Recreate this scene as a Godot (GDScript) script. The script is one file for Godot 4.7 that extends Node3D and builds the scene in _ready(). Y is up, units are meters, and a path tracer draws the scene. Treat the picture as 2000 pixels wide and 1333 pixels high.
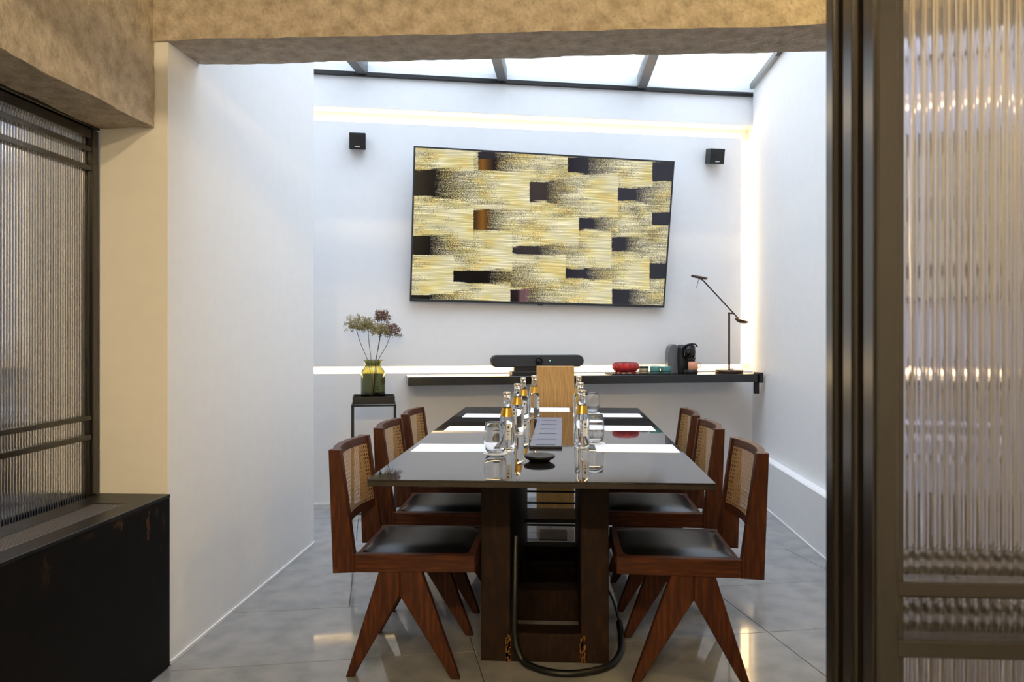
extends Node3D
# Meeting room behind a concrete beam. World axes follow the table: x to the right, depth D = -z away from the camera.
# The back wall stands askew; "wall coordinates" are s (along it), y (up) and n (out of it into the room).

const EYE := 1.209
const FOCAL := 1570.0
const WALL_TURN := 0.22929      # atan(0.2334)
const WALL_X := -1.726
const WALL_D := 5.619
var M := {}
var used := {}

# ---------------------------------------------------------------- helpers: naming and placing
func numbered(called: String) -> String:
	var k: int = used.get(called, 0)
	used[called] = k + 1
	return called if k == 0 else "%s_%03d" % [called, k]

func tag(o: Node3D, label: String, category := "", group := "", kind := "") -> Node3D:
	if label != "": o.set_meta("label", label)
	if category != "": o.set_meta("category", category)
	if group != "": o.set_meta("group", group)
	if kind != "": o.set_meta("kind", kind)
	return o

func base(called: String, xf: Transform3D, label: String, category := "", group := "") -> Node3D:
	var o := Node3D.new()
	o.name = numbered(called)
	add_child(o)
	o.transform = xf
	return tag(o, label, category, group)

func at(x: float, y: float, d: float, turn := 0.0) -> Transform3D:
	return Transform3D(Basis(Vector3.UP, turn), Vector3(x, y, -d))

func on_wall(s: float, y: float, n: float, turn := 0.0) -> Transform3D:
	var x := WALL_X + s * cos(WALL_TURN) + n * sin(WALL_TURN)
	var d := WALL_D + s * sin(WALL_TURN) - n * cos(WALL_TURN)
	return Transform3D(Basis(Vector3.UP, WALL_TURN + turn), Vector3(x, y, -d))

func copy(o: Node3D, called: String, xf: Transform3D, label := "", group := "") -> Node3D:
	var c: Node3D = o.duplicate()
	c.name = numbered(called)
	add_child(c)
	c.transform = xf
	return tag(c, label, "", group)

func part(s: SurfaceTool, called: String, m: Material, parent: Node = null, xf := Transform3D()) -> MeshInstance3D:
	s.generate_normals()
	return put(s.commit(), called, m, parent, xf)

func put(mesh: Mesh, called: String, m: Material, parent: Node = null, xf := Transform3D()) -> MeshInstance3D:
	var o := MeshInstance3D.new()
	o.mesh = mesh
	o.material_override = m
	o.transform = xf
	if parent == null:
		o.name = numbered(called)
		add_child(o)
	else:
		o.name = called
		parent.add_child(o, true)
	return o

func struct(s: SurfaceTool, called: String, m: Material, label: String, xf := Transform3D()) -> MeshInstance3D:
	var o := part(s, called, m, null, xf)
	tag(o, label, "", "", "structure")
	return o

# ---------------------------------------------------------------- helpers: shapes
func mb(smooth := -1) -> SurfaceTool:
	var s := SurfaceTool.new()
	s.begin(Mesh.PRIMITIVE_TRIANGLES)
	s.set_smooth_group(smooth)
	return s

func tri(s: SurfaceTool, a: Vector3, b: Vector3, c: Vector3) -> void:   # counter-clockwise seen from outside
	s.add_vertex(a); s.add_vertex(c); s.add_vertex(b)

func quad(s: SurfaceTool, a: Vector3, b: Vector3, c: Vector3, d: Vector3) -> void:
	tri(s, a, b, c); tri(s, a, c, d)

func quad_out(s: SurfaceTool, a: Vector3, b: Vector3, c: Vector3, d: Vector3, inside: Vector3) -> void:
	var n := (b - a).cross(c - a) + (c - a).cross(d - a)
	if n.dot((a + b + c + d) * 0.25 - inside) < 0.0: quad(s, d, c, b, a)
	else: quad(s, a, b, c, d)

func box(s: SurfaceTool, c: Vector3, size: Vector3, ch := 0.002, xf := Transform3D()) -> void:
	var h := size * 0.5
	ch = minf(ch, minf(h.x, minf(h.y, h.z)) * 0.49)
	var v := func(axis: int, sg: Vector3) -> Vector3:
		var p := Vector3(sg.x * (h.x - ch), sg.y * (h.y - ch), sg.z * (h.z - ch))
		p[axis] = sg[axis] * h[axis]
		return xf * (c + p)
	var mid := xf * c
	for ax in 3:
		var b := (ax + 1) % 3
		var d := (ax + 2) % 3
		for sa in [-1.0, 1.0]:
			var q := []
			for k in [[-1.0, -1.0], [1.0, -1.0], [1.0, 1.0], [-1.0, 1.0]]:
				var sg := Vector3.ONE
				sg[ax] = sa; sg[b] = k[0]; sg[d] = k[1]
				q.append(v.call(ax, sg))
			quad_out(s, q[0], q[1], q[2], q[3], mid)
			if ch > 0.0:
				for sb in [-1.0, 1.0]:
					var s1 := Vector3.ONE
					s1[ax] = sa; s1[b] = sb; s1[d] = -1.0
					var s2 := s1
					s2[d] = 1.0
					quad_out(s, v.call(ax, s1), v.call(ax, s2), v.call(b, s2), v.call(b, s1), mid)
	if ch > 0.0:
		for sx in [-1.0, 1.0]:
			for sy in [-1.0, 1.0]:
				for sz in [-1.0, 1.0]:
					var sg := Vector3(sx, sy, sz)
					var a: Vector3 = v.call(0, sg)
					var b2: Vector3 = v.call(1, sg)
					var c2: Vector3 = v.call(2, sg)
					if (b2 - a).cross(c2 - a).dot(a - mid) < 0.0: tri(s, a, c2, b2)
					else: tri(s, a, b2, c2)

func span(s: SurfaceTool, lo: Vector3, hi: Vector3, ch := 0.0) -> void:    # box from corner to corner
	box(s, (lo + hi) * 0.5, (hi - lo).abs(), ch)

func block(x0: float, x1: float, y0: float, y1: float, d0: float, d1: float, ch := 0.0) -> SurfaceTool:   # world box by x, y and depth
	var s := mb()
	span(s, Vector3(x0, y0, -d1), Vector3(x1, y1, -d0), ch)
	return s

func prism(s: SurfaceTool, poly: PackedVector2Array, depth: float, ch := 0.0, xf := Transform3D()) -> void:   # outline in xy, extruded along z about 0
	if Geometry2D.is_polygon_clockwise(poly): poly.reverse()
	var n := poly.size()
	var small := PackedVector2Array()
	for i in n:
		var e1 := (poly[i] - poly[(i + n - 1) % n]).normalized()
		var e2 := (poly[(i + 1) % n] - poly[i]).normalized()
		var n1 := Vector2(-e1.y, e1.x)
		var n2 := Vector2(-e2.y, e2.x)
		var m := (n1 + n2).normalized()
		small.append(poly[i] + m * ch / maxf(0.4, m.dot(n1)))
	var h := depth * 0.5
	var ids := Geometry2D.triangulate_polygon(small)
	for k in range(0, ids.size(), 3):
		var a := small[ids[k]]
		var b := small[ids[k + 1]]
		var c := small[ids[k + 2]]
		if (b - a).cross(c - a) < 0.0:
			var t := b
			b = c
			c = t
		tri(s, xf * Vector3(a.x, a.y, h), xf * Vector3(b.x, b.y, h), xf * Vector3(c.x, c.y, h))
		tri(s, xf * Vector3(a.x, a.y, -h), xf * Vector3(c.x, c.y, -h), xf * Vector3(b.x, b.y, -h))
	for i in n:
		var j := (i + 1) % n
		var p := poly[i]
		var q := poly[j]
		quad(s, xf * Vector3(p.x, p.y, h - ch), xf * Vector3(p.x, p.y, -h + ch), xf * Vector3(q.x, q.y, -h + ch), xf * Vector3(q.x, q.y, h - ch))
		if ch > 0.0:
			var ps := small[i]
			var qs := small[j]
			quad(s, xf * Vector3(ps.x, ps.y, h), xf * Vector3(p.x, p.y, h - ch), xf * Vector3(q.x, q.y, h - ch), xf * Vector3(qs.x, qs.y, h))
			quad(s, xf * Vector3(p.x, p.y, -h + ch), xf * Vector3(ps.x, ps.y, -h), xf * Vector3(qs.x, qs.y, -h), xf * Vector3(q.x, q.y, -h + ch))

func lathe(s: SurfaceTool, prof: Array, segs: int, xf := Transform3D()) -> void:   # prof: [r, y] running so that the outside lies to its right going up; a repeated point is a sharp edge
	var g := 1
	s.set_smooth_group(g)
	for i in prof.size() - 1:
		var p: Array = prof[i]
		var q: Array = prof[i + 1]
		if absf(p[0] - q[0]) + absf(p[1] - q[1]) < 1e-6:
			g += 1
			s.set_smooth_group(g)
			continue
		for k in segs:
			var a0 := TAU * k / segs
			var a1 := TAU * (k + 1) / segs
			var va := xf * Vector3(p[0] * cos(a0), p[1], -p[0] * sin(a0))
			var vb := xf * Vector3(p[0] * cos(a1), p[1], -p[0] * sin(a1))
			var vc := xf * Vector3(q[0] * cos(a1), q[1], -q[0] * sin(a1))
			var vd := xf * Vector3(q[0] * cos(a0), q[1], -q[0] * sin(a0))
			if p[0] > 1e-6: tri(s, va, vb, vc)
			if q[0] > 1e-6: tri(s, va, vc, vd)

func tube(s: SurfaceTool, path: Array, radius, segs := 8, squash := 1.0) -> void:
	s.set_smooth_group(1)
	var rings := []
	var side := Vector3.ZERO
	for i in path.size():
		var t: Vector3 = ((path[mini(i + 1, path.size() - 1)] as Vector3) - (path[maxi(i - 1, 0)] as Vector3)).normalized()
		if side == Vector3.ZERO: side = t.cross(Vector3.UP if absf(t.y) < 0.9 else Vector3.RIGHT).normalized()
		side = (side - t * side.dot(t)).normalized()
		var up := t.cross(side)
		var r: float = radius[i] if radius is Array else radius
		var ring := []
		for k in segs:
			var a := TAU * k / segs
			ring.append((path[i] as Vector3) + side * cos(a) * r + up * sin(a) * r * squash)
		rings.append(ring)
	for i in rings.size() - 1:
		for k in segs:
			var j := (k + 1) % segs
			quad(s, rings[i][k], rings[i][j], rings[i + 1][j], rings[i + 1][k])
	s.set_smooth_group(-1)
	var last: int = rings.size() - 1
	for k in segs:
		var j := (k + 1) % segs
		tri(s, path[0], rings[0][j], rings[0][k])
		tri(s, path[last], rings[last][k], rings[last][j])

func bend(points: Array, steps := 8) -> Array:    # smooth path through points
	var c := Curve3D.new()
	for i in points.size():
		var p: Vector3 = points[i]
		var a: Vector3 = points[maxi(i - 1, 0)]
		var b: Vector3 = points[mini(i + 1, points.size() - 1)]
		c.add_point(p, (a - b) / 6.0, (b - a) / 6.0)
	var out := []
	for i in points.size() - 1:
		for k in steps:
			out.append(c.sample(i, float(k) / steps))
	out.append(points[points.size() - 1])
	return out

func rough_block(x0: float, x1: float, y0: float, y1: float, d0: float, d1: float, cell: float, amp: float, seed_: int) -> SurfaceTool:   # hand-cast concrete: a box with uneven faces and arrises
	var fn := FastNoiseLite.new()
	fn.seed = seed_
	fn.frequency = 3.0
	fn.fractal_octaves = 4
	var fine := FastNoiseLite.new()
	fine.seed = seed_ + 9
	fine.frequency = 22.0
	var s := mb(1)
	var lo := Vector3(x0, y0, -d1)
	var hi := Vector3(x1, y1, -d0)
	var size := hi - lo
	for ax in 3:
		var b := (ax + 1) % 3
		var d := (ax + 2) % 3
		var nb := maxi(1, int(size[b] / cell))
		var nd := maxi(1, int(size[d] / cell))
		for sa in 2:
			s.set_smooth_group(1 + ax * 2 + sa)
			var g := []
			for i in nb + 1:
				var row := []
				for j in nd + 1:
					var p := lo
					p[ax] = hi[ax] if sa == 1 else lo[ax]
					p[b] = lo[b] + size[b] * i / nb
					p[d] = lo[d] + size[d] * j / nd
					var w := Vector3(fn.get_noise_3dv(p), fn.get_noise_3dv(p + Vector3(31, 7, 3)), fn.get_noise_3dv(p + Vector3(5, 47, 11)))
					var w2 := Vector3(fine.get_noise_3dv(p), fine.get_noise_3dv(p + Vector3(31, 7, 3)), fine.get_noise_3dv(p + Vector3(5, 47, 11)))
					row.append(p + w * amp + w2 * amp * 0.45)
				g.append(row)
			for i in nb:
				for j in nd:
					if sa == 1: quad(s, g[i][j], g[i + 1][j], g[i + 1][j + 1], g[i][j + 1])
					else: quad(s, g[i][j + 1], g[i + 1][j + 1], g[i + 1][j], g[i][j])
	return s

# ---------------------------------------------------------------- helpers: materials
func mat(name_: String, c: Color, rough := 0.6, metal := 0.0) -> StandardMaterial3D:
	var m := StandardMaterial3D.new()
	m.resource_name = name_
	m.albedo_color = c
	m.roughness = rough
	m.metallic = metal
	M[name_] = m
	return m

func noise_tex(seed_: int, freq: float, octaves: int, ramp: Array, size := 512, kind := FastNoiseLite.TYPE_SIMPLEX_SMOOTH, bump := 0.0) -> NoiseTexture2D:
	var fn := FastNoiseLite.new()
	fn.noise_type = kind
	fn.seed = seed_
	fn.frequency = freq
	fn.fractal_octaves = octaves
	var t := NoiseTexture2D.new()
	t.width = size
	t.height = size
	t.seamless = true
	t.noise = fn
	if ramp.size():
		var g := Gradient.new()
		var off := PackedFloat32Array()
		var col := PackedColorArray()
		for r in ramp:
			off.append(r[0])
			col.append(r[1])
		g.offsets = off
		g.colors = col
		t.color_ramp = g
	if bump > 0.0:
		t.as_normal_map = true
		t.bump_strength = bump
	return t

func planar(m: StandardMaterial3D, scale_: Vector3, world := false) -> StandardMaterial3D:
	m.uv1_triplanar = true
	m.uv1_world_triplanar = world
	m.uv1_scale = scale_
	return m

func grey(v: float) -> Color:
	return Color(v, v, v)

func glass(name_: String, c: Color, bend_ := 0.05, rough := 0.0) -> StandardMaterial3D:
	var m := mat(name_, Color(c.r, c.g, c.b, 0.0), rough)
	m.transparency = BaseMaterial3D.TRANSPARENCY_ALPHA
	m.refraction_enabled = true
	m.refraction_scale = bend_
	return m

func make_materials() -> void:
	var m := mat("white_paint", Color(0.93, 0.93, 0.935), 0.7)
	planar(m, Vector3.ONE * 1.5, true)
	m.albedo_texture = noise_tex(3, 0.012, 4, [[0.0, grey(0.985)], [1.0, grey(1.0)]])
	m = mat("white_trim", Color(0.93, 0.93, 0.93), 0.45)
	m = mat("concrete", Color.WHITE, 0.85)
	planar(m, Vector3.ONE * 1.1, true)
	m.albedo_texture = noise_tex(11, 0.011, 6, [[0.0, Color(0.62, 0.57, 0.515)], [0.42, Color(0.71, 0.665, 0.605)], [0.6, Color(0.74, 0.695, 0.64)], [1.0, Color(0.82, 0.775, 0.72)]], 1024)
	m.detail_enabled = true
	m.detail_blend_mode = BaseMaterial3D.BLEND_MODE_MUL
	m.detail_albedo = noise_tex(12, 0.05, 4, [[0.0, grey(0.6)], [0.14, grey(0.93)], [0.5, grey(1.0)], [1.0, grey(1.0)]], 1024)
	m.normal_enabled = true
	m.normal_scale = 0.7
	m.normal_texture = noise_tex(13, 0.03, 5, [], 1024, FastNoiseLite.TYPE_SIMPLEX_SMOOTH, 6.0)
	m = mat("floor_tile", Color(0.62, 0.62, 0.625), 1.0)
	planar(m, Vector3.ONE * 0.7, true)
	m.albedo_texture = noise_tex(21, 0.008, 6, [[0.0, grey(0.83)], [0.5, grey(0.93)], [1.0, Color(1.0, 0.99, 0.97)]], 1024)
	m.roughness_texture = noise_tex(22, 0.01, 5, [[0.0, grey(0.025)], [0.5, grey(0.06)], [1.0, grey(0.13)]], 512)
	m.metallic_specular = 0.6
	mat("grout", Color(0.4, 0.4, 0.4), 0.9)
	m = mat("black_steel", Color(0.075, 0.07, 0.07), 0.42)
	planar(m, Vector3.ONE * 1.7, true)
	m.albedo_texture = noise_tex(31, 0.02, 5, [[0.0, grey(0.7)], [1.0, grey(1.0)]])
	mat("door_steel", Color(0.085, 0.072, 0.06), 0.24).metallic_specular = 0.62
	m = mat("shelf_steel", Color(0.075, 0.07, 0.07), 0.2)
	m.metallic_specular = 0.6
	mat("black_plastic", Color(0.055, 0.055, 0.06), 0.45)
	mat("charcoal", Color(0.17, 0.175, 0.19), 0.6)
	m = mat("rafter_paint", Color(0.33, 0.335, 0.345), 0.5)
	m = mat("roof_glass", Color(0.86, 0.93, 0.91, 0.14), 0.12)
	m.transparency = BaseMaterial3D.TRANSPARENCY_ALPHA
	glass("ribbed_glass", Color(0.9, 0.9, 0.93), 0.05, 0.03)
	# timber
	m = mat("teak", Color.WHITE, 0.48)
	m.metallic_specular = 0.36
	planar(m, Vector3(0.9, 9.0, 9.0))
	m.albedo_texture = noise_tex(41, 0.012, 4, [[0.0, Color(0.18, 0.085, 0.04)], [0.5, Color(0.27, 0.13, 0.06)], [1.0, Color(0.38, 0.2, 0.095)]])
	m = mat("teak_upright", Color.WHITE, 0.48)
	m.metallic_specular = 0.36
	planar(m, Vector3(9.0, 0.9, 9.0))
	m.albedo_texture = M.teak.albedo_texture
	m = mat("oak", Color.WHITE, 0.5)
	planar(m, Vector3(11.0, 0.8, 11.0))
	m.albedo_texture = noise_tex(43, 0.014, 5, [[0.0, Color(0.63, 0.45, 0.24)], [0.5, Color(0.72, 0.54, 0.3)], [1.0, Color(0.79, 0.62, 0.37)]])
	mat("cane", Color(0.76, 0.6, 0.39), 0.6)
	m = mat("black_leather", Color(0.045, 0.045, 0.05), 0.34)
	planar(m, Vector3.ONE * 14.0)
	m.normal_enabled = true
	m.normal_scale = 0.2
	m.normal_texture = noise_tex(51, 0.07, 3, [], 256, FastNoiseLite.TYPE_CELLULAR, 3.0)
	m = mat("table_lacquer", Color(0.11, 0.1, 0.1), 0.03)
	m.metallic_specular = 0.7
	m = mat("table_edge", Color(0.12, 0.085, 0.055), 0.45)
	m = mat("rusted_steel", Color.WHITE, 0.6)
	m.metallic_specular = 0.3
	planar(m, Vector3(3.0, 0.8, 3.0), true)
	m.albedo_texture = noise_tex(61, 0.02, 5, [[0.0, Color(0.1, 0.062, 0.042)], [0.55, Color(0.135, 0.085, 0.058)], [1.0, Color(0.21, 0.13, 0.08)]])
	m = mat("rust_patch", Color(0.52, 0.36, 0.16), 0.85)
	mat("paper", Color(0.95, 0.95, 0.96), 0.55)
	mat("bottle_label", Color(0.9, 0.92, 0.95), 0.5)
	mat("gold_foil", Color(0.78, 0.62, 0.3), 0.3, 0.8)
	mat("bottle_cap", Color(0.82, 0.78, 0.72), 0.3, 0.8)
	glass("bottle_glass", Color(0.985, 0.99, 0.99), 0.038)
	glass("clear_glass", Color(0.99, 0.99, 0.99), 0.05)
	glass("green_glass", Color(0.61, 0.62, 0.44), 0.05)
	m = glass("red_glass", Color(0.75, 0.3, 0.3), 0.03)
	m.albedo_color.a = 0.45
	mat("dark_ink", Color(0.12, 0.12, 0.16), 0.6)
	m = mat("slate_metal", Color(0.45, 0.48, 0.56), 0.3, 0.0)
	mat("stem", Color(0.26, 0.25, 0.17), 0.8)
	mat("umbel_pale", Color(0.58, 0.53, 0.35), 0.9)
	mat("umbel_brown", Color(0.45, 0.34, 0.28), 0.9)
	mat("bronze", Color(0.32, 0.24, 0.21), 0.35, 0.6)
	mat("lamp_lens", Color(0.82, 0.78, 0.72), 0.4)
	mat("tank_grey", Color(0.42, 0.42, 0.43), 0.35)
	mat("salmon", Color(0.86, 0.6, 0.47), 0.4)
	mat("teal", Color(0.36, 0.6, 0.59), 0.35)
	mat("cream", Color(0.83, 0.78, 0.66), 0.5)
	mat("rubber", Color(0.018, 0.018, 0.02), 0.45)
	mat("floor_lid", Color(0.3, 0.25, 0.21), 0.6)
	mat("tin_rim", Color(0.2, 0.3, 0.29), 0.35, 0.4)

func glow(name_: String, c: Color, energy: float) -> StandardMaterial3D:
	var m := mat(name_, grey(0.8), 0.5)
	m.emission_enabled = true
	m.emission = c
	m.emission_energy_multiplier = energy
	return m

func area_light(called: String, xf: Transform3D, size: Vector2, c: Color, energy: float) -> void:   # shines along its own -z
	var l := AreaLight3D.new()
	l.name = called
	l.light_color = c
	l.light_energy = energy
	l.shadow_enabled = true
	l.set("area_size", size)
	l.set("area_normalize_energy", false)
	l.set("area_range", 12.0)
	l.set("area_attenuation", 2.0)
	add_child(l, true)
	l.transform = xf

# ================================================================ the scene
func _ready() -> void:
	make_camera_and_sky()
	make_materials()
	build_floor()
	build_walls()
	build_skylight()
	build_back_wall()
	build_beams()
	build_front_room()
	build_left_doors()
	build_right_doors()
	build_heater()
	build_table()
	build_chairs()
	build_shelf_things()
	build_wall_things()
	build_table_things()

func make_camera_and_sky() -> void:
	var cam := Camera3D.new()
	cam.name = "camera"
	add_child(cam)
	cam.position = Vector3(0, EYE, 0)
	cam.rotation.y = atan(100.0 / FOCAL)
	var lens := CameraAttributesPhysical.new()
	lens.frustum_focal_length = 24.0
	lens.frustum_focus_distance = 4.0
	lens.exposure_aperture = 6.3
	lens.frustum_near = 0.05
	lens.frustum_far = 200.0
	cam.attributes = lens
	cam.projection = Camera3D.PROJECTION_FRUSTUM
	cam.near = 0.05
	cam.far = 200.0
	cam.size = 2.0 * 0.05 * 666.5 / FOCAL
	cam.frustum_offset = Vector2(0, -0.05 * 11.5 / FOCAL)
	cam.current = true
	var sky_m := ProceduralSkyMaterial.new()     # overcast: the zenith about twice as bright as low down
	sky_m.sky_top_color = Color(0.86, 0.92, 1.0)
	sky_m.sky_horizon_color = Color(0.52, 0.55, 0.57)
	sky_m.sky_curve = 0.8
	sky_m.ground_horizon_color = Color(0.5, 0.52, 0.54)
	sky_m.ground_bottom_color = Color(0.4, 0.4, 0.4)
	sky_m.sky_energy_multiplier = 1.0
	sky_m.sun_angle_max = 0.0
	var sky := Sky.new()
	sky.sky_material = sky_m
	var e := Environment.new()
	e.background_mode = Environment.BG_SKY
	e.sky = sky
	e.background_energy_multiplier = 5.4
	e.tonemap_mode = Environment.TONE_MAPPER_LINEAR
	e.tonemap_exposure = 1.05
	e.sdfgi_enabled = true
	e.ssao_enabled = true
	e.ssil_enabled = true
	var we := WorldEnvironment.new()
	we.name = "world"
	we.environment = e
	add_child(we)

# ---------------------------------------------------------------- setting
func build_floor() -> void:
	var fl := struct(block(-4.2, 2.6, -0.2, -0.012, -2.2, 7.4), "floor", M.grout, "polished grey concrete tile floor")
	var rng := RandomNumberGenerator.new()
	rng.seed = 5
	var w := 1.2
	var d := 0.592
	var shapes := {}
	for r in range(-2, 14):
		var n0 := 2.218 - 0.592 * 3.0 + r * d       # rows counted from the back wall
		var shift := 0.28 if r % 2 == 0 else 0.77
		if r == 3 or r == 4: shift = 0.77
		for k in range(-3, 5):
			var s0 := shift + (k - 1) * w
			var c := on_wall(s0 + w * 0.5, 0, n0 + d * 0.5)
			var p := c.origin
			if p.x < -4.0 or p.x > 2.5 or -p.z > 7.2 or -p.z < -2.0: continue
			if not shapes.has("tile"):
				var s := mb()
				box(s, Vector3(0, -0.006, 0), Vector3(w - 0.003, 0.012, d - 0.003), 0.0008)
				s.generate_normals()
				shapes["tile"] = s.commit()
			c.basis = c.basis.rotated(Vector3.RIGHT, rng.randf_range(-0.0006, 0.0006))
			put(shapes["tile"], "tile", M.floor_tile, fl, c)

func build_walls() -> void:
	# left: the partition, then the alcove behind it
	struct(block(-1.70, -1.44, 0, 3.3, 2.85, 4.571, 0.002), "wall_left", M.white_paint, "white partition wall beside the opening")
	struct(block(-3.2, -3.0, 0, 3.3, 4.37, 6.2), "wall_alcove", M.white_paint, "white end wall of the alcove behind the partition")
	struct(block(-3.2, -1.70, 0, 3.3, 4.371, 4.571), "wall_alcove_front", M.white_paint, "white wall closing the alcove towards the front")
	struct(block(1.47, 1.75, 0, 3.3, 2.85, 7.0, 0.002), "wall_right", M.white_paint, "white right-hand side wall of the meeting room")
	var s := block(1.405, 1.47, 0, 0.34, 3.1, 6.36, 0.006)
	struct(s, "trim_1", M.white_paint, "low white plinth along the foot of the right wall")
	struct(block(1.399, 1.405, 0.0, 0.013, 3.1, 6.34, 0.001), "baseboard_right", M.white_trim, "thin white skirting under the plinth")
	struct(block(-1.44, -1.433, 0.0, 0.014, 2.86, 4.578, 0.001), "baseboard_left", M.white_trim, "thin white skirting along the partition")
	s = mb()
	box(s, Vector3(1.0, 0.007, 0.004), Vector3(4.5, 0.014, 0.008), 0.001)
	struct(s, "baseboard_back", M.white_trim, "thin white skirting along the back wall", on_wall(0.0, 0, 0))

func build_skylight() -> void:
	# glazed roof, rising a little towards the front, on steel rafters
	var rise := 0.035
	var y_at := func(d: float) -> float: return 3.09 + (6.0 - d) * rise
	var root := Node3D.new()
	root.name = numbered("window_1")
	add_child(root)
	tag(root, "pale glazed roof on grey steel rafters", "", "", "structure")
	var marks := [-2.0, -0.76, 0.3, 1.313, 2.384, 3.262]
	var xs := []
	for m in marks:
		xs.append(on_wall(m, 0, 0).origin)
	var d_front := 3.0
	for i in marks.size():
		var x: float = xs[i].x
		var d_back: float = -xs[i].z + 0.05
		var y0: float = y_at.call(d_back)
		var y1: float = y_at.call(d_front)
		if i < marks.size() - 1 and i > 0:
			var s := mb()
			var tilt := Transform3D(Basis(Vector3.RIGHT, atan(rise)), Vector3(x, (y0 + y1) * 0.5 - 0.062, -(d_back + d_front) * 0.5))
			box(s, Vector3.ZERO, Vector3(0.066, 0.11, d_back - d_front), 0.002, tilt)
			part(s, "rafter", M.rafter_paint, root)
		if i < marks.size() - 1:
			var x2: float = xs[i + 1].x if i < marks.size() - 2 else 1.49
			var db2: float = -xs[i + 1].z + 0.05
			var g := mb()
			var t := Vector3(0, 0.012, 0)
			var a := Vector3(x + 0.004, y0, -d_back)
			var b := Vector3(x2 - 0.004, y_at.call(db2), -db2)
			var c := Vector3(x2 - 0.004, y1, -d_front)
			var e := Vector3(x + 0.004, y1, -d_front)
			quad(g, e, c, b, a)
			part(g, "pane", M.roof_glass, root)
	# dark bars where the glass meets the back and the right wall
	var s2 := mb()
	box(s2, Vector3(0.6, -0.008, 0.012), Vector3(5.4, 0.03, 0.03), 0.002)
	part(s2, "edge_bar", M.black_steel, root, on_wall(0, 3.085, 0))
	s2 = mb()
	box(s2, Vector3(1.452, y_at.call(4.65) - 0.012, -4.65), Vector3(0.036, 0.04, 3.3), 0.003, Transform3D())
	var eb := part(s2, "edge_bar", M.black_steel, root)
	eb.rotation.x = 0.0
	# the curb that carries the front of the glass above the beam
	struct(block(-3.2, 1.75, 2.6, 3.3, 2.85, 3.1), "wall_above_beam", M.white_paint, "white wall above the concrete cross beam")

func build_back_wall() -> void:
	# furred-out panels in front of the wall leave a slot in which the light strips lie
	var deep := 0.14
	var s := mb()
	span(s, Vector3(-1.6, 0, -0.36), Vector3(3.5, 3.3, -deep))
	var bw := struct(s, "wall_back", M.white_paint, "white back wall with a recessed slot of warm light", on_wall(0, 0, 0))
	s = mb()
	span(s, Vector3(-1.6, 0.983, -deep), Vector3(3.186, 2.737, 0), 0.0015)
	part(s, "panel", M.white_paint, bw)
	s = mb()
	span(s, Vector3(-1.6, 2.84, -deep), Vector3(3.42, 3.3, 0), 0.0015)
	part(s, "panel", M.white_paint, bw)
	s = mb()
	span(s, Vector3(-1.6, 0, -deep), Vector3(3.42, 0.933, 0), 0.0015)
	part(s, "panel", M.white_paint, bw)
	var warm := Color(1.0, 0.87, 0.66)
	var lm := glow("led_diffuser", Color(1.0, 0.85, 0.6), 4.2)
	# upper strip
	s = mb()
	box(s, Vector3(0, 0, 0), Vector3(4.4, 0.062, 0.012), 0.001)
	tag(part(s, "led_strip", lm, null, on_wall(1.05, 2.7685, -0.131)), "long glowing warm strip light in the slot above the television", "strip light", "strip lights of the back wall")
	area_light("led_strip_lamp", on_wall(1.05, 2.7685, -0.122, PI), Vector2(4.36, 0.056), warm, 0.7)
	# right strip
	s = mb()
	box(s, Vector3(0, 0, 0), Vector3(0.085, 1.75, 0.012), 0.001)
	tag(part(s, "led_strip", lm, null, on_wall(3.231, 1.862, -0.05)), "upright glowing warm strip light in the corner beside the desk lamp", "strip light", "strip lights of the back wall")
	area_light("led_strip_lamp", on_wall(3.231, 1.862, -0.042, PI), Vector2(0.075, 1.7), warm, 0.7)
	# lower strip
	s = mb()
	box(s, Vector3(0, 0, 0), Vector3(4.4, 0.048, 0.012), 0.001)
	tag(part(s, "led_strip", lm, null, on_wall(1.05, 0.958, -0.131)), "low glowing warm strip light just above the black wall shelf", "strip light", "strip lights of the back wall")
	area_light("led_strip_lamp", on_wall(1.05, 0.961, -0.122, PI), Vector2(4.36, 0.036), warm, 0.8)

func build_beams() -> void:
	var b := rough_block(-1.74, 2.4, 2.28, 2.66, 2.836, 3.1, 0.03, 0.007, 71)
	tag(part(b, "ceiling_beam", M.concrete), "rough concrete cross beam spanning over the opening", "beam", "", "structure")
	b = rough_block(-1.70, -1.49, 1.968, 2.66, -1.0, 2.846, 0.03, 0.008, 77)
	tag(part(b, "ceiling_beam", M.concrete), "rough concrete beam above the sliding ribbed glass door", "beam", "", "structure")
	b = rough_block(-1.86, -1.705, 1.985, 2.66, -1.0, 2.846, 0.05, 0.004, 79)
	tag(part(b, "wall_lintel", M.concrete), "concrete strip above the sliding door track", "", "", "structure")

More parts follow.
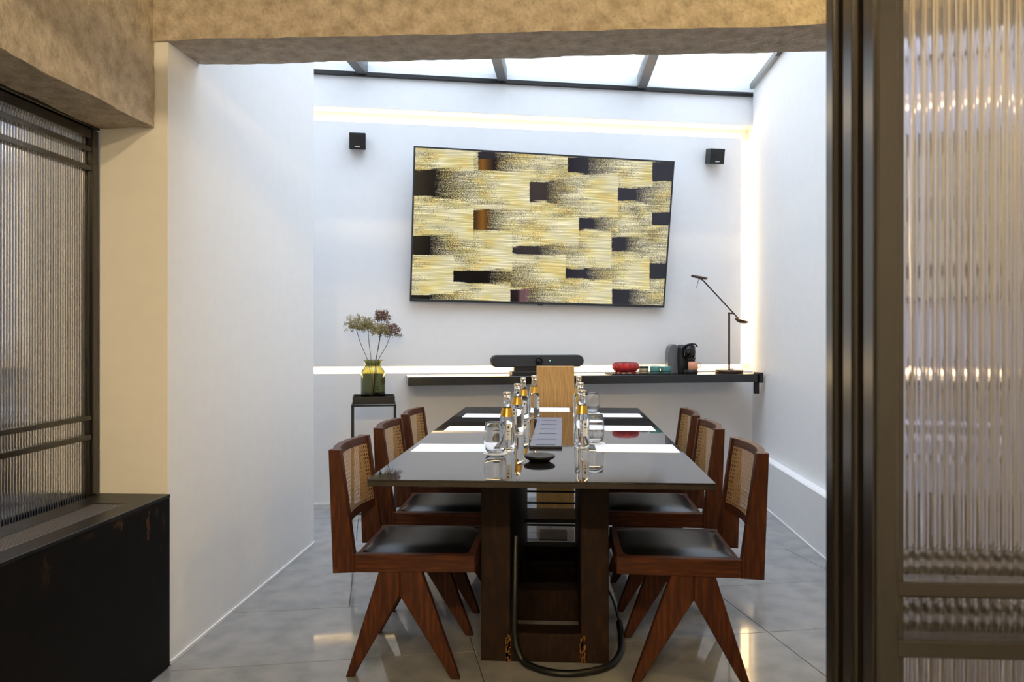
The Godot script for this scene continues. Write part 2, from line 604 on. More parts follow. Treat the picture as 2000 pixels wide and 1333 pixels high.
func build_front_room() -> void:
	struct(block(1.47, 2.4, 0, 2.3, 2.85, 3.1, 0.002), "wall_pier_right", M.white_paint, "pier right of the opening")
	struct(block(2.2, 2.4, 0, 2.66, -2.0, 2.85), "wall_hall_right", M.white_paint, "right wall of the hall")
	struct(block(-1.9, 2.4, 0, 2.66, -2.2, -2.0), "wall_hall_rear", M.white_paint, "rear wall of the hall")
	struct(block(-1.9, -1.70, 0, 2.66, -2.0, -1.0), "wall_hall_left", M.white_paint, "left wall of the hall")
	struct(block(-1.9, 2.4, 2.64, 2.84, -2.2, 2.86), "ceiling", M.white_paint, "ceiling of the hall in front of the opening")
	# recessed warm downlights of the hall
	var lm := glow("downlight_glow", Color(1.0, 0.8, 0.5), 6.0)
	for p in [[1.6, 2.1, 0.6, "beside the concrete cross beam", Color(1.0, 0.85, 0.5)], [-0.6, -0.7, 2.35, "behind the black radiator casing", Color(1.0, 0.88, 0.67)], [0.25, -0.7, 2.35, "in front of the stacked glass doors", Color(1.0, 0.88, 0.67)]]:
		var o := base("downlight", at(p[0], 2.64, p[1]), "round recessed warm downlight " + p[3], "downlight", "hall downlights")
		var s := mb()
		lathe(s, [[0.042, -0.001], [0.042, -0.006], [0.042, -0.006], [0.056, -0.006], [0.056, -0.006], [0.058, 0.0]], 24)
		part(s, "trim_ring", M.charcoal, o)
		s = mb()
		lathe(s, [[0.0, -0.004], [0.042, -0.004], [0.042, -0.004], [0.042, -0.001]], 24)
		part(s, "lens", lm, o)
		var l := OmniLight3D.new()
		l.name = "downlight_lamp"
		l.light_color = p[4]
		l.light_energy = p[2]
		l.light_size = 0.04
		l.omni_range = 12.0
		l.omni_attenuation = 2.0
		l.shadow_enabled = true
		add_child(l, true)
		l.position = Vector3(p[0], 2.58, -p[1])
	# daylit side room behind the left sliding doors
	struct(block(-4.1, -3.9, 0, 3.0, -1.2, 4.37), "wall_side_room", M.white_paint, "far wall of the side room")
	struct(block(-3.9, -1.86, 0, 3.0, -1.2, -1.0), "wall_side_room_front", M.white_paint, "front wall of the side room")
	struct(block(-3.9, -1.705, 0, 3.0, 4.25, 4.37), "wall_side_room_rear", M.white_paint, "rear wall of the side room")
	struct(block(-3.9, -1.86, 2.8, 3.0, -1.2, 4.05), "ceiling_side_room", M.white_paint, "ceiling of the side room")

func ribbed(width: float, height: float, pitch: float) -> ArrayMesh:   # sheet in xy, ribs upright on the +z face
	var s := mb(1)
	var n := int(round(width / pitch))
	var p := width / n
	var seg := 8
	var h := height * 0.5
	var prev := Vector2.ZERO
	var pts := []
	for i in n:
		for k in seg:
			var t := float(k) / seg
			pts.append(Vector2(-width * 0.5 + (i + t) * p, 0.0015 + 0.0021 * sin(PI * t)))
	pts.append(Vector2(width * 0.5, 0.0015))
	for i in pts.size() - 1:
		if i % seg == 0: s.set_smooth_group(2 + (i / seg) % 2)
		var a: Vector2 = pts[i]
		var b: Vector2 = pts[i + 1]
		quad(s, Vector3(a.x, -h, a.y), Vector3(b.x, -h, b.y), Vector3(b.x, h, b.y), Vector3(a.x, h, a.y))
	s.set_smooth_group(-1)
	var w := width * 0.5
	quad(s, Vector3(w, -h, -0.002), Vector3(-w, -h, -0.002), Vector3(-w, h, -0.002), Vector3(w, h, -0.002))
	quad(s, Vector3(-w, -h, -0.002), Vector3(-w, -h, 0.0015), Vector3(-w, h, 0.0015), Vector3(-w, h, -0.002))
	quad(s, Vector3(w, -h, 0.0015), Vector3(w, -h, -0.002), Vector3(w, h, -0.002), Vector3(w, h, 0.0015))
	s.generate_normals()
	return s.commit()

func sliding_door(called: String, label: String, xf: Transform3D, width: float, top: float, stile: float, thick: float) -> Node3D:
	# local: x from 0 (leading edge) to width, front face z = 0, thickness into -z
	var o := Node3D.new()
	o.name = called
	add_child(o)
	o.transform = xf
	tag(o, label, "", "", "structure")
	for x in [stile * 0.5, width - stile * 0.5]:
		var s := mb()
		box(s, Vector3(x, top * 0.5 + 0.004, -thick * 0.5), Vector3(stile, top - 0.008, thick), 0.0025)
		if x < 0.1:      # groove down the leading edge
			box(s, Vector3(-0.0008, top * 0.5, -thick * 0.2), Vector3(0.004, top - 0.02, 0.004), 0.0)
		part(s, "stile", M.door_steel, o)
	var bead := 0.01
	var rails := [[0.008, 0.06], [0.83, 0.85], [0.901, 0.919], [1.803, 1.823], [1.872, 1.892], [top - 0.035, top]]
	for r in rails:
		var s := mb()
		box(s, Vector3(width * 0.5, (r[0] + r[1]) * 0.5, -thick * 0.5), Vector3(width - stile * 2 + 0.002, r[1] - r[0], thick * 0.8), 0.002)
		part(s, "rail", M.door_steel, o)
	for x in [stile + bead * 0.5, width - stile - bead * 0.5]:
		var s := mb()
		box(s, Vector3(x, top * 0.5, -thick * 0.5), Vector3(bead, top - 0.1, thick * 0.6), 0.0015)
		part(s, "glazing_bead", M.door_steel, o)
	var gw := width - stile * 2 - bead * 2 + 0.006
	for i in rails.size() - 1:
		var y0: float = rails[i][1] - 0.002
		var y1: float = rails[i + 1][0] + 0.002
		put(ribbed(gw, y1 - y0, 0.0134), "pane", M.ribbed_glass, o, Transform3D(Basis(), Vector3(width * 0.5, (y0 + y1) * 0.5, -thick * 0.5)))
	return o

func build_left_doors() -> void:
	# two leaves in the plane x = -1.70, facing the hall
	sliding_door("door_1", "black steel sliding door with ribbed glass behind the black radiator casing", Transform3D(Basis(Vector3.UP, PI * 0.5), Vector3(-1.70, 0, -1.60)), 1.246, 1.955, 0.035, 0.045)
	var s := mb()
	span(s, Vector3(-1.79, 1.958, -2.846), Vector3(-1.695, 1.984, 1.0), 0.002)
	struct(s, "trim_2", M.door_steel, "black steel track above the sliding door")
	var d2 := sliding_door("door_2", "second leaf of the black steel sliding door with ribbed glass", Transform3D(), 1.30, 1.955, 0.035, 0.045)
	d2.transform = Transform3D(Basis(Vector3.UP, PI * 0.5), Vector3(-1.75, 0, -0.33))
	struct(block(-1.86, -1.70, 0, 1.96, -1.0, 0.33), "wall_door_side", M.white_paint, "wall beside the sliding doors")

func build_right_doors() -> void:
	for i in 3:
		var names := ["door_3", "door_4", "door_5"]
		var labels := ["foremost black steel sliding door with ribbed glass pushed open", "second black steel sliding door of the stacked three", "rearmost black steel sliding door of the stacked three"]
		sliding_door(names[i], labels[i], Transform3D(Basis(), Vector3(0.367 - i * 0.002, 0, -(0.965 + i * 0.066))), 1.25, 2.3, 0.024, 0.047 if i < 2 else 0.043)
	struct(block(-1.69, 2.2, 2.31, 2.38, 0.95, 1.16, 0.003), "trim_3", M.door_steel, "black steel track of the stacked sliding doors")

func build_heater() -> void:
	var o := base("radiator_casing", at(-1.43, 0, 2.842), "long black steel radiator casing with slotted top and rust spots", "radiator cover")
	# local: x from -0.262 to 0, z from 0 (far end) to +2.4 (towards the camera)
	var l := 2.4
	var img := Image.create(1024, 256, false, Image.FORMAT_RGB8)
	var fn := FastNoiseLite.new()
	fn.seed = 8
	fn.frequency = 0.02
	fn.fractal_octaves = 4
	# rust as the photograph shows it: distance from the far end (m), height (m), half sizes, strength
	var spots := [[0.15, 0.545, 0.012, 0.055, 0.9], [0.045, 0.54, 0.012, 0.035, 0.55], [0.01, 0.60, 0.004, 0.007, 1.0], [0.09, 0.585, 0.012, 0.014, 0.6], [0.33, 0.60, 0.03, 0.012, 0.7], [0.32, 0.585, 0.008, 0.012, 0.9], [0.5, 0.6, 0.03, 0.01, 0.5], [0.06, 0.45, 0.008, 0.02, 0.4], [0.075, 0.41, 0.006, 0.016, 0.4], [0.26, 0.615, 0.12, 0.005, 0.5], [0.11, 0.35, 0.01, 0.02, 0.25], [0.7, 0.55, 0.02, 0.05, 0.4], [0.08, 0.30, 0.006, 0.012, 0.3]]
	for y in 256:
		for x in 1024:
			var zz := x / 1024.0 * l
			var yy := (1.0 - y / 256.0) * 0.63
			var n := fn.get_noise_2d(x * 2.0, y * 1.0)
			var n2 := fn.get_noise_2d(x * 9.0 + 500.0, y * 5.0)
			var c := Color(0.045, 0.041, 0.04) * (1.0 + 0.35 * n)
			for q in spots:
				var dx: float = (zz - q[0]) / q[2]
				var dy: float = (yy - q[1]) / q[3]
				var r := dx * dx + dy * dy
				if r < 3.0:
					var k := clampf((1.1 - r + n2 * 1.6) * 1.4, 0.0, 1.0) * float(q[4])
					c = c.lerp(Color(0.30, 0.19, 0.11).lerp(Color(0.42, 0.33, 0.25), clampf(n2, 0, 1)), k)
			img.set_pixel(x, y, c)
	var rm := mat("rusted_casing", Color.WHITE, 0.5)
	rm.metallic_specular = 0.25
	rm.albedo_texture = ImageTexture.create_from_image(img)
	var s := mb()
	var f := func(z: float, y: float) -> void:
		s.set_uv(Vector2(z / l, 1.0 - y / 0.63))
		s.add_vertex(Vector3(0, y, z))
	for k in [[0.0, 0.004], [l, 0.004], [l, 0.618], [0.0, 0.004], [l, 0.618], [0.0, 0.618]]:
		f.call(k[0], k[1])
	for k in [[0.0, 0.0, 0.0], [0.0, 0.0, 0.0]]: pass
	part(s, "front_panel", rm, o)
	s = mb()
	span(s, Vector3(-0.26, 0.004, 0.001), Vector3(-0.0015, 0.60, l), 0.001)
	part(s, "body", M.black_steel, o)
	# top: four strips round the slot
	s = mb()
	var y0 := 0.618
	var y1 := 0.63
	span(s, Vector3(-0.262, y0, 0), Vector3(0.003, y1, 0.175), 0.0012)
	span(s, Vector3(-0.262, y0, 0.175), Vector3(-0.178, y1, l), 0.0012)
	span(s, Vector3(-0.073, y0, 0.175), Vector3(0.003, y1, l), 0.0012)
	part(s, "top_panel", M.black_steel, o)
	var g := mb()
	box(g, Vector3(0, 0, 0), Vector3(0.0045, 0.010, l - 0.18), 0.0008)
	g.generate_normals()
	var gm := g.commit()
	for i in 9:
		put(gm, "slat", M.slat if M.has("slat") else mat("slat", Color(0.36, 0.34, 0.34), 0.4), o, Transform3D(Basis(), Vector3(-0.171 + i * 0.0115, 0.624, 0.178 + (l - 0.18) * 0.5)))

# ---------------------------------------------------------------- table and chairs
func build_table() -> void:
	var o := base("meeting_table", at(-0.077, 0, 3.9), "long dark glossy meeting table on a rusted steel base", "table")
	# local x -0.559..0.559, z: near edge at +1.325, far edge at -1.33
	var s := mb()
	box(s, Vector3(0, 0.7375, 0), Vector3(1.118, 0.005, 2.65), 0.0012)
	part(s, "table_top", M.table_lacquer, o)
	s = mb()
	box(s, Vector3(0, 0.7265, 0), Vector3(1.116, 0.017, 2.648), 0.001)
	part(s, "edge_board", M.table_edge, o)
	for x in [[-0.228, -0.118], [0.141, 0.244]]:
		s = mb()
		span(s, Vector3(x[0], 0, -0.48), Vector3(x[1], 0.718, 0.932), 0.003)
		var leg := part(s, "base_panel", M.rusted_steel, o)
		var ix: float = x[1] if x[0] < 0 else x[0]
		# rust patch low on the inner front arris
		var r := mb()
		var rng := RandomNumberGenerator.new()
		rng.seed = 4 if x[0] < 0 else 6
		var dirn := -1.0 if x[0] < 0 else 1.0
		for k in 46:
			var yy := rng.randf_range(0.0, 0.10) * rng.randf_range(0.6, 1.0)
			var ww := rng.randf_range(0.003, 0.008)
			var xx := ix + dirn * rng.randf_range(0.0, 0.016)
			box(r, Vector3(xx, yy + 0.004, 0.932), Vector3(ww, rng.randf_range(0.006, 0.02), 0.0016), 0.0006)
		part(r, "rust_scale", M.rust_patch, leg)
	for z in [0.88, 0.45, 0.1, -0.25]:
		s = mb()
		var hgt := 0.105 if z > 0.8 else 0.13
		span(s, Vector3(-0.119, 0.0, z - 0.05), Vector3(0.142, hgt, z + 0.05), 0.003)
		part(s, "cross_member", M.rusted_steel, o)
	s = mb()
	span(s, Vector3(-0.119, 0.25, -0.46), Vector3(0.142, 0.27, -0.2), 0.002)
	part(s, "lower_shelf", M.black_steel, o)
	for y in [0.175, 0.245, 0.04]:
		s = mb()
		span(s, Vector3(-0.26, y, -1.03), Vector3(0.28, y + 0.012, -1.018), 0.002)
		part(s, "tie_bar", M.black_steel, o)
	for x in [-0.25, 0.27]:
		s = mb()
		span(s, Vector3(x - 0.02, 0, -1.05), Vector3(x + 0.02, 0.718, -1.0), 0.002)
		part(s, "rear_leg", M.black_steel, o)
	# the loop runs clear of the base, in front of it and beside it
	var c := base("cable", Transform3D(), "thick black sleeved cable looping over the floor at the table base", "cable")
	s = mb()
	tube(s, bend([Vector3(-0.179, 0.45, -3.03), Vector3(-0.178, 0.25, -2.965), Vector3(-0.176, 0.1, -2.94), Vector3(-0.15, 0.03, -2.92), Vector3(-0.10, 0.016, -2.88), Vector3(-0.02, 0.014, -2.845), Vector3(0.07, 0.014, -2.855), Vector3(0.165, 0.014, -2.92), Vector3(0.213, 0.016, -3.04), Vector3(0.225, 0.03, -3.17), Vector3(0.224, 0.06, -3.24)]), 0.0125, 10)
	part(s, "sleeve", M.rubber, c)
	s = mb()
	tube(s, bend([Vector3(0.224, 0.06, -3.24), Vector3(0.208, 0.11, -3.32), Vector3(0.176, 0.17, -3.36)]), 0.005, 8)
	part(s, "cord", M.rubber, c)
	# lid of a floor socket
	s = mb()
	box(s, Vector3(0, 0.003, 0), Vector3(0.15, 0.006, 0.24), 0.001)
	var fb := base("floor_socket", at(-0.06, 0, 4.86), "brown floor socket lid between the table legs", "floor socket")
	part(s, "lid", M.floor_lid, fb)
	s = mb()
	box(s, Vector3(0, 0.002, 0), Vector3(0.165, 0.004, 0.255), 0.001)
	part(s, "rim", M.black_steel, fb)
	# upright oak board at the head of the table
	s = mb()
	box(s, Vector3(0, 0.502, 0), Vector3(0.25, 1.004, 0.03), 0.003)
	tag(part(s, "oak_board", M.oak, null, at(-0.052, 0, 5.34)), "tall narrow oak board standing upright at the head of the table", "board")

func back_x(z: float, y: float) -> float:   # front surface of the curved backrest, chair coordinates
	return 0.048 - 0.03 * (1.0 - pow(z / 0.2, 2.0)) + (0.8 - y) * 0.135 - 0.012

func make_chair() -> Node3D:
	# faces +x; rear at x = 0, width along z about 0
	var o := base("cane_chair", Transform3D(), "", "chair", "cane-backed chairs around the table")
	var th := 0.036
	for sg in [-1.0, 1.0]:
		var z: float = sg * 0.207
		var xf := Transform3D(Basis(), Vector3(0, 0, z))
		var s := mb()
		prism(s, PackedVector2Array([Vector2(0.0, 0.802), Vector2(0.041, 0.802), Vector2(0.092, 0.434), Vector2(0.094, 0.37), Vector2(0.016, 0.366)]), th, 0.0025, xf)
		part(s, "back_post", M.teak_upright, o)
		s = mb()
		prism(s, PackedVector2Array([Vector2(0.0935, 0.3705), Vector2(0.0925, 0.434), Vector2(0.521, 0.437), Vector2(0.521, 0.378)]), th, 0.0025, xf)
		part(s, "side_rail", M.teak, o)
		s = mb()
		prism(s, PackedVector2Array([Vector2(0.18, 0.374), Vector2(0.2545, 0.376), Vector2(0.2545, 0.29), Vector2(0.09, 0.0), Vector2(0.062, 0.0)]), th - 0.004, 0.003, xf)
		part(s, "leg", M.teak_upright, o)
		s = mb()
		prism(s, PackedVector2Array([Vector2(0.2555, 0.376), Vector2(0.332, 0.378), Vector2(0.466, 0.0), Vector2(0.438, 0.0), Vector2(0.2555, 0.29)]), th - 0.004, 0.003, xf)
		part(s, "leg", M.teak_upright, o)
	var s2 := mb()
	box(s2, Vector3(0.502, 0.408, 0), Vector3(0.036, 0.056, 0.38), 0.003)
	part(s2, "front_rail", M.teak, o)
	s2 = mb()
	box(s2, Vector3(0.112, 0.408, 0), Vector3(0.034, 0.05, 0.38), 0.003)
	part(s2, "rear_rail", M.teak, o)
	s2 = mb()
	box(s2, Vector3(0.257, 0.335, 0), Vector3(0.05, 0.022, 0.385), 0.003)
	part(s2, "stretcher", M.teak, o)
	# seat pad: a shallow pillow
	s2 = mb(1)
	var nx := 14
	var nz := 14
	var top := []
	for i in nx + 1:
		var row := []
		for j in nz + 1:
			var u := float(i) / nx * 2.0 - 1.0
			var v := float(j) / nz * 2.0 - 1.0
			var e := maxf(0.0, (1.0 - pow(absf(u), 5.0)) * (1.0 - pow(absf(v), 5.0)))
			row.append(Vector3(0.307 + u * 0.194, 0.433 + 0.021 * pow(e, 0.55), v * 0.186))
		top.append(row)
	for i in nx:
		for j in nz:
			quad(s2, top[i][j], top[i][j + 1], top[i + 1][j + 1], top[i + 1][j])
	s2.set_smooth_group(-1)
	box(s2, Vector3(0.307, 0.420, 0), Vector3(0.388, 0.026, 0.372), 0.001)
	part(s2, "seat_cushion", M.black_leather, o)
	# curved rails of the backrest
	var rail := func(y0: float, y1: float) -> SurfaceTool:
		var s := mb()
		var n := 16
		for k in n:
			var z0 := -0.19 + 0.38 * k / n
			var z1 := -0.19 + 0.38 * (k + 1) / n
			var c := []
			for q in [[z0, y0, 0.0], [z1, y0, 0.0], [z1, y1, 0.0], [z0, y1, 0.0], [z0, y0, -0.026], [z1, y0, -0.026], [z1, y1, -0.026], [z0, y1, -0.026]]:
				c.append(Vector3(back_x(q[0], q[1]) + q[2], q[1], q[0]))
			var mid: Vector3 = (c[0] + c[6]) * 0.5
			quad_out(s, c[0], c[1], c[2], c[3], mid)
			quad_out(s, c[4], c[5], c[6], c[7], mid)
			quad_out(s, c[3], c[2], c[6], c[7], mid)
			quad_out(s, c[0], c[1], c[5], c[4], mid)
		return s
	var bf := part(rail.call(0.772, 0.802), "backrest_rail", M.teak, o)
	part(rail.call(0.522, 0.55), "backrest_rail", M.teak, o)
	# woven cane on both faces of the backrest: pairs of upright and level strands, single diagonals
	var cane := mb()
	var strand := func(p: Vector2, q: Vector2, w: float, off: float) -> void:
		var n := 10
		var dirn := (q - p).normalized()
		var sd := Vector2(-dirn.y, dirn.x) * w * 0.5
		for k in n:
			var a := p.lerp(q, float(k) / n)
			var b := p.lerp(q, float(k + 1) / n)
			var pt := func(v: Vector2) -> Vector3: return Vector3(back_x(v.x, v.y) + off, v.y, v.x)
			quad(cane, pt.call(a - sd), pt.call(a + sd), pt.call(b + sd), pt.call(b - sd))
	var y_lo := 0.548
	var y_hi := 0.774
	var zz := 0.188
	var pitch := 0.0155
	for face in [-0.002, -0.022]:
		var k := 0
		while -zz + k * pitch <= zz:
			for d in [0.0, 0.0034]:
				strand.call(Vector2(-zz + k * pitch + d, y_lo), Vector2(-zz + k * pitch + d, y_hi), 0.0014, face)
			k += 1
		k = 0
		while y_lo + k * pitch <= y_hi:
			for d in [0.0, 0.0034]:
				strand.call(Vector2(-zz, y_lo + k * pitch + d), Vector2(zz, y_lo + k * pitch + d), 0.0014, face + 0.0008)
			k += 1
		var hh := y_hi - y_lo
		var x0 := -zz - hh
		while x0 < zz + hh:
			for sgn in [-1.0, 1.0]:
				var a := Vector2(x0, y_lo if sgn > 0 else y_hi)
				var b := a + Vector2(hh, hh * sgn)
				var t0 := maxf(0.0, (-zz - a.x) / hh)
				var t1 := minf(1.0, (zz - a.x) / hh)
				if t1 - t0 > 0.02: strand.call(a.lerp(b, t0), a.lerp(b, t1), 0.0015, face + 0.0016)
			x0 += pitch
	tag(part(cane, "cane_panel", M.cane, bf), "", "", "", "stuff")
	return o

func build_chairs() -> void:
	var c0 := make_chair()
	var left := "the partition wall side"
	var spots := [[-0.829, 3.02, 0.0, "cane-backed teak chair nearest the radiator casing, on the partition side"],
		[-0.83, 3.69, 0.008, "middle cane-backed teak chair on the partition side of the table"],
		[-0.83, 4.30, -0.008, "cane-backed teak chair on the partition side next to the side stand"],
		[0.706, 3.035, PI, "cane-backed teak chair closest to the stacked ribbed glass doors"],
		[0.697, 3.755, PI + 0.008, "middle cane-backed teak chair along the plinth wall"],
		[0.694, 4.345, PI - 0.008, "cane-backed teak chair along the plinth wall, below the desk lamp"]]
	for i in spots.size():
		var p: Array = spots[i]
		if i == 0:
			c0.transform = at(p[0], 0, p[1], p[2])
			c0.set_meta("label", p[3])
		else:
			copy(c0, "cane_chair", at(p[0], 0, p[1], p[2]), p[3])
	# small maker's tag let into the rear corner of the first chair
	var s := mb()
	var z := 0.2255
	for r in [[0.022, 0.376, 0.001, 0.012], [0.031, 0.376, 0.001, 0.012], [0.0265, 0.3705, 0.01, 0.001], [0.0265, 0.3765, 0.0012, 0.008]]:
		box(s, Vector3(r[0], r[1], z), Vector3(r[2], r[3], 0.0006), 0.0)
	part(s, "maker_mark", M.rust_patch, c0)

# ---------------------------------------------------------------- shelf and what stands on it
func build_shelf_things() -> void:
	var top := 0.925
	var o := base("wall_shelf", on_wall(0.607, 0.866, 0), "long black steel shelf under the television", "shelf")
	var s := mb()
	span(s, Vector3(0, 0, 0.0), Vector3(2.535, 0.059, 0.38), 0.002)
	part(s, "board", M.shelf_steel, o)
	s = mb()
	span(s, Vector3(2.536, -0.005, 0.30), Vector3(2.566, 0.07, 0.40), 0.002)
	part(s, "end_plate", M.black_steel, o)
	s = mb()
	span(s, Vector3(2.52, -0.085, 0.33), Vector3(2.55, -0.004, 0.365), 0.002)
	part(s, "bracket", M.black_steel, o)
	# video bar
	var v := base("video_bar", on_wall(1.525, top, 0.24), "charcoal video conference bar with rounded ends on a low stand", "video bar")
	s = mb(1)
	var rr := 0.043
	var hw := 0.335
	var prof := PackedVector2Array()
	for k in 25:
		var a := -PI / 2 + PI * k / 24.0
		prof.append(Vector2(hw - rr + rr * cos(a), 0.1 + rr * sin(a)))
	for k in 25:
		var a := PI / 2 + PI * k / 24.0
		prof.append(Vector2(-hw + rr + rr * cos(a), 0.1 + rr * sin(a)))
	s = mb()
	prism(s, prof, 0.075, 0.006)
	part(s, "body", M.charcoal, v)
	var front := Transform3D(Basis(Vector3.RIGHT, PI / 2), Vector3(0.005, 0.1, 0.0375))
	s = mb()
	lathe(s, [[0.03, 0.0], [0.03, 0.006], [0.03, 0.006], [0.024, 0.008], [0.024, 0.008], [0.022, 0.002], [0.0, 0.002]], 28, front)
	var cam := part(s, "camera_ring", M.black_plastic, v)
	s = mb()
	lathe(s, [[0.015, 0.002], [0.013, 0.007], [0.007, 0.009], [0.0, 0.0095]], 24, front)
	part(s, "lens", mat("lens_glass", Color(0.1, 0.11, 0.13), 0.08), cam)
	s = mb()
	lathe(s, [[0.006, 0.0], [0.006, 0.0012], [0.006, 0.0012], [0.0, 0.0012]], 14, Transform3D(Basis(Vector3.RIGHT, PI / 2), Vector3(-0.088, 0.1, 0.0375)))
	part(s, "sensor", M.black_plastic, v)
	s = mb()
	lathe(s, [[0.004, 0.0], [0.004, 0.001], [0.004, 0.001], [0.0, 0.001]], 12, Transform3D(Basis(Vector3.RIGHT, PI / 2), Vector3(0.086, 0.102, 0.0375)))
	part(s, "status_light", glow("status_glow", Color(0.5, 1.0, 0.8), 0.9), v)
	s = mb()
	span(s, Vector3(-0.19, 0.0, -0.06), Vector3(0.19, 0.026, 0.06), 0.002)
	span(s, Vector3(-0.17, 0.026, -0.03), Vector3(0.17, 0.058, 0.03), 0.002)
	part(s, "stand", M.black_plastic, v)
	# tray, red bowl, tins
	var tr := base("tray", on_wall(2.295, top, 0.24), "flat black tray under the red bowl and the teal tins", "tray")
	s = mb()
	span(s, Vector3(-0.24, 0.0, -0.09), Vector3(0.24, 0.004, 0.09), 0.001)
	part(s, "plate", M.black_plastic, tr)
	s = mb()
	for e in [[-0.24, 0.24, -0.093, -0.09], [-0.24, 0.24, 0.09, 0.093], [-0.243, -0.24, -0.093, 0.093], [0.24, 0.243, -0.093, 0.093]]:
		span(s, Vector3(e[0], 0.0, e[2]), Vector3(e[1], 0.008, e[3]), 0.0005)
	part(s, "rim", M.black_plastic, tr)
	var bowl := base("glass_bowl", on_wall(2.18, top + 0.004, 0.24), "lobed red glass bowl on the black tray", "bowl")
	s = mb(1)
	var lob := 9
	var na := 108
	var outer := [[0.035, 0.012], [0.062, 0.012], [0.084, 0.022], [0.1, 0.042], [0.098, 0.062], [0.088, 0.078], [0.079, 0.082], [0.072, 0.078], [0.08, 0.062], [0.083, 0.045], [0.07, 0.027], [0.035, 0.021], [0.0, 0.02]]
	var rng_b := []
	for i in outer.size():
		var ring := []
		for k in na:
			var a := TAU * k / na
			var lobe := 1.0 - 0.16 * pow(1.0 - absf(sin(a * lob * 0.5)), 1.6)
			var r: float = outer[i][0] * lobe
			ring.append(Vector3(r * cos(a), outer[i][1], -r * sin(a)))
		rng_b.append(ring)
	for i in rng_b.size() - 1:
		for k in na:
			quad(s, rng_b[i][k], rng_b[i][(k + 1) % na], rng_b[i + 1][(k + 1) % na], rng_b[i + 1][k])
	for k in na:
		tri(s, Vector3(0, 0.012, 0), rng_b[0][(k + 1) % na], rng_b[0][k])
	part(s, "body", M.red_glass, bowl)
	for k in lob:
		var a := TAU * (k + 0.5) / lob
		s = mb()
		lathe(s, [[0.0, 0.0], [0.008, 0.001], [0.011, 0.007], [0.009, 0.014], [0.0, 0.017]], 12, Transform3D(Basis(), Vector3(0.07 * cos(a), 0.0, 0.07 * sin(a))))
		part(s, "foot", M.red_glass, bowl)
	var tins := [[2.335, 0.19, "cream", "cream tin with a dark lid beside the red bowl"], [2.425, 0.19, "cream", "cream tin with a dark lid behind the teal tins"], [2.392, 0.275, "teal", "teal tin next to the cream tins, nearer the red bowl"], [2.472, 0.275, "teal", "teal tin nearer the coffee machine"]]
	for t in tins:
		var tin := base("tin", on_wall(t[0], top + 0.0045, t[1]), t[3], "tin", "small tins on the tray")
		s = mb()
		lathe(s, [[0.0, 0.0], [0.034, 0.0], [0.034, 0.0], [0.036, 0.003], [0.036, 0.042], [0.036, 0.042], [0.0, 0.042]], 28)
		part(s, "body", M[t[2]], tin)
		s = mb()
		lathe(s, [[0.0374, 0.036], [0.0374, 0.05], [0.0374, 0.05], [0.0355, 0.052], [0.0355, 0.052], [0.0, 0.052]], 28)
		part(s, "lid", M.tin_rim if t[2] == "cream" else M.teal, tin)
		s = mb()
		lathe(s, [[0.0366, 0.012], [0.0366, 0.018]], 28)
		part(s, "band", M.tin_rim, tin)
	# coffee machine
	var cm := base("coffee_machine", on_wall(2.655, top, 0.2), "small black capsule coffee machine with a grey water tank", "coffee machine")
	s = mb()
	prism(s, PackedVector2Array([Vector2(-0.055, 0.0), Vector2(0.055, 0.0), Vector2(0.055, 0.10), Vector2(0.06, 0.12), Vector2(0.055, 0.19), Vector2(0.035, 0.212), Vector2(-0.035, 0.212), Vector2(-0.055, 0.19), Vector2(-0.06, 0.12)]), 0.12, 0.006, Transform3D(Basis(), Vector3(0.01, 0, -0.03)))
	part(s, "body", M.black_plastic, cm)
	s = mb()
	lathe(s, [[0.0, 0.118], [0.036, 0.118], [0.036, 0.118], [0.043, 0.126], [0.046, 0.16], [0.042, 0.2], [0.03, 0.213], [0.0, 0.216]], 28, Transform3D(Basis(), Vector3(0.012, 0, 0.045)))
	part(s, "brew_head", mat("gloss_black", Color(0.04, 0.045, 0.055), 0.12), cm)
	s = mb()
	span(s, Vector3(-0.007, 0.100, 0.05), Vector3(0.03, 0.12, 0.075), 0.003)
	part(s, "spout", M.black_plastic, cm)
	s = mb()
	tube(s, bend([Vector3(-0.045, 0.185, 0.05), Vector3(-0.02, 0.212, 0.075), Vector3(0.012, 0.219, 0.085), Vector3(0.045, 0.216, 0.075), Vector3(0.07, 0.2, 0.05)]), 0.006, 8)
	part(s, "lever", M.black_plastic, cm)
	s = mb()
	lathe(s, [[0.0, 0.0], [0.046, 0.0], [0.046, 0.0], [0.05, 0.006], [0.05, 0.026], [0.046, 0.03], [0.046, 0.03], [0.0, 0.03]], 28, Transform3D(Basis(), Vector3(0.012, 0, 0.075)))
	part(s, "drip_tray", M.black_plastic, cm)
	s = mb()
	var tank := PackedVector2Array([Vector2(-0.045, 0.0), Vector2(0.045, 0.0), Vector2(0.045, 0.15)])
	for k in 9:
		var a := PI * k / 8.0
		tank.append(Vector2(0.04 * cos(a), 0.172 + 0.045 * sin(a)))
	tank.append(Vector2(-0.045, 0.15))
	prism(s, tank, 0.07, 0.004, Transform3D(Basis(), Vector3(-0.075, 0.0, -0.075)))
	part(s, "water_tank", M.tank_grey, cm)
	var mug := base("mug", on_wall(2.682, top + 0.0305, 0.277), "salmon pink mug under the spout of the coffee machine", "mug")
	s = mb()
	lathe(s, [[0.0, 0.0], [0.033, 0.0], [0.033, 0.0], [0.0355, 0.003], [0.0355, 0.058], [0.034, 0.059], [0.0325, 0.058], [0.0325, 0.006], [0.0, 0.005]], 28)
	part(s, "body", M.salmon, mug)
	s = mb()
	tube(s, bend([Vector3(0.034, 0.052, 0), Vector3(0.052, 0.05, 0), Vector3(0.06, 0.034, 0), Vector3(0.05, 0.016, 0), Vector3(0.034, 0.014, 0)]), 0.0035, 8)
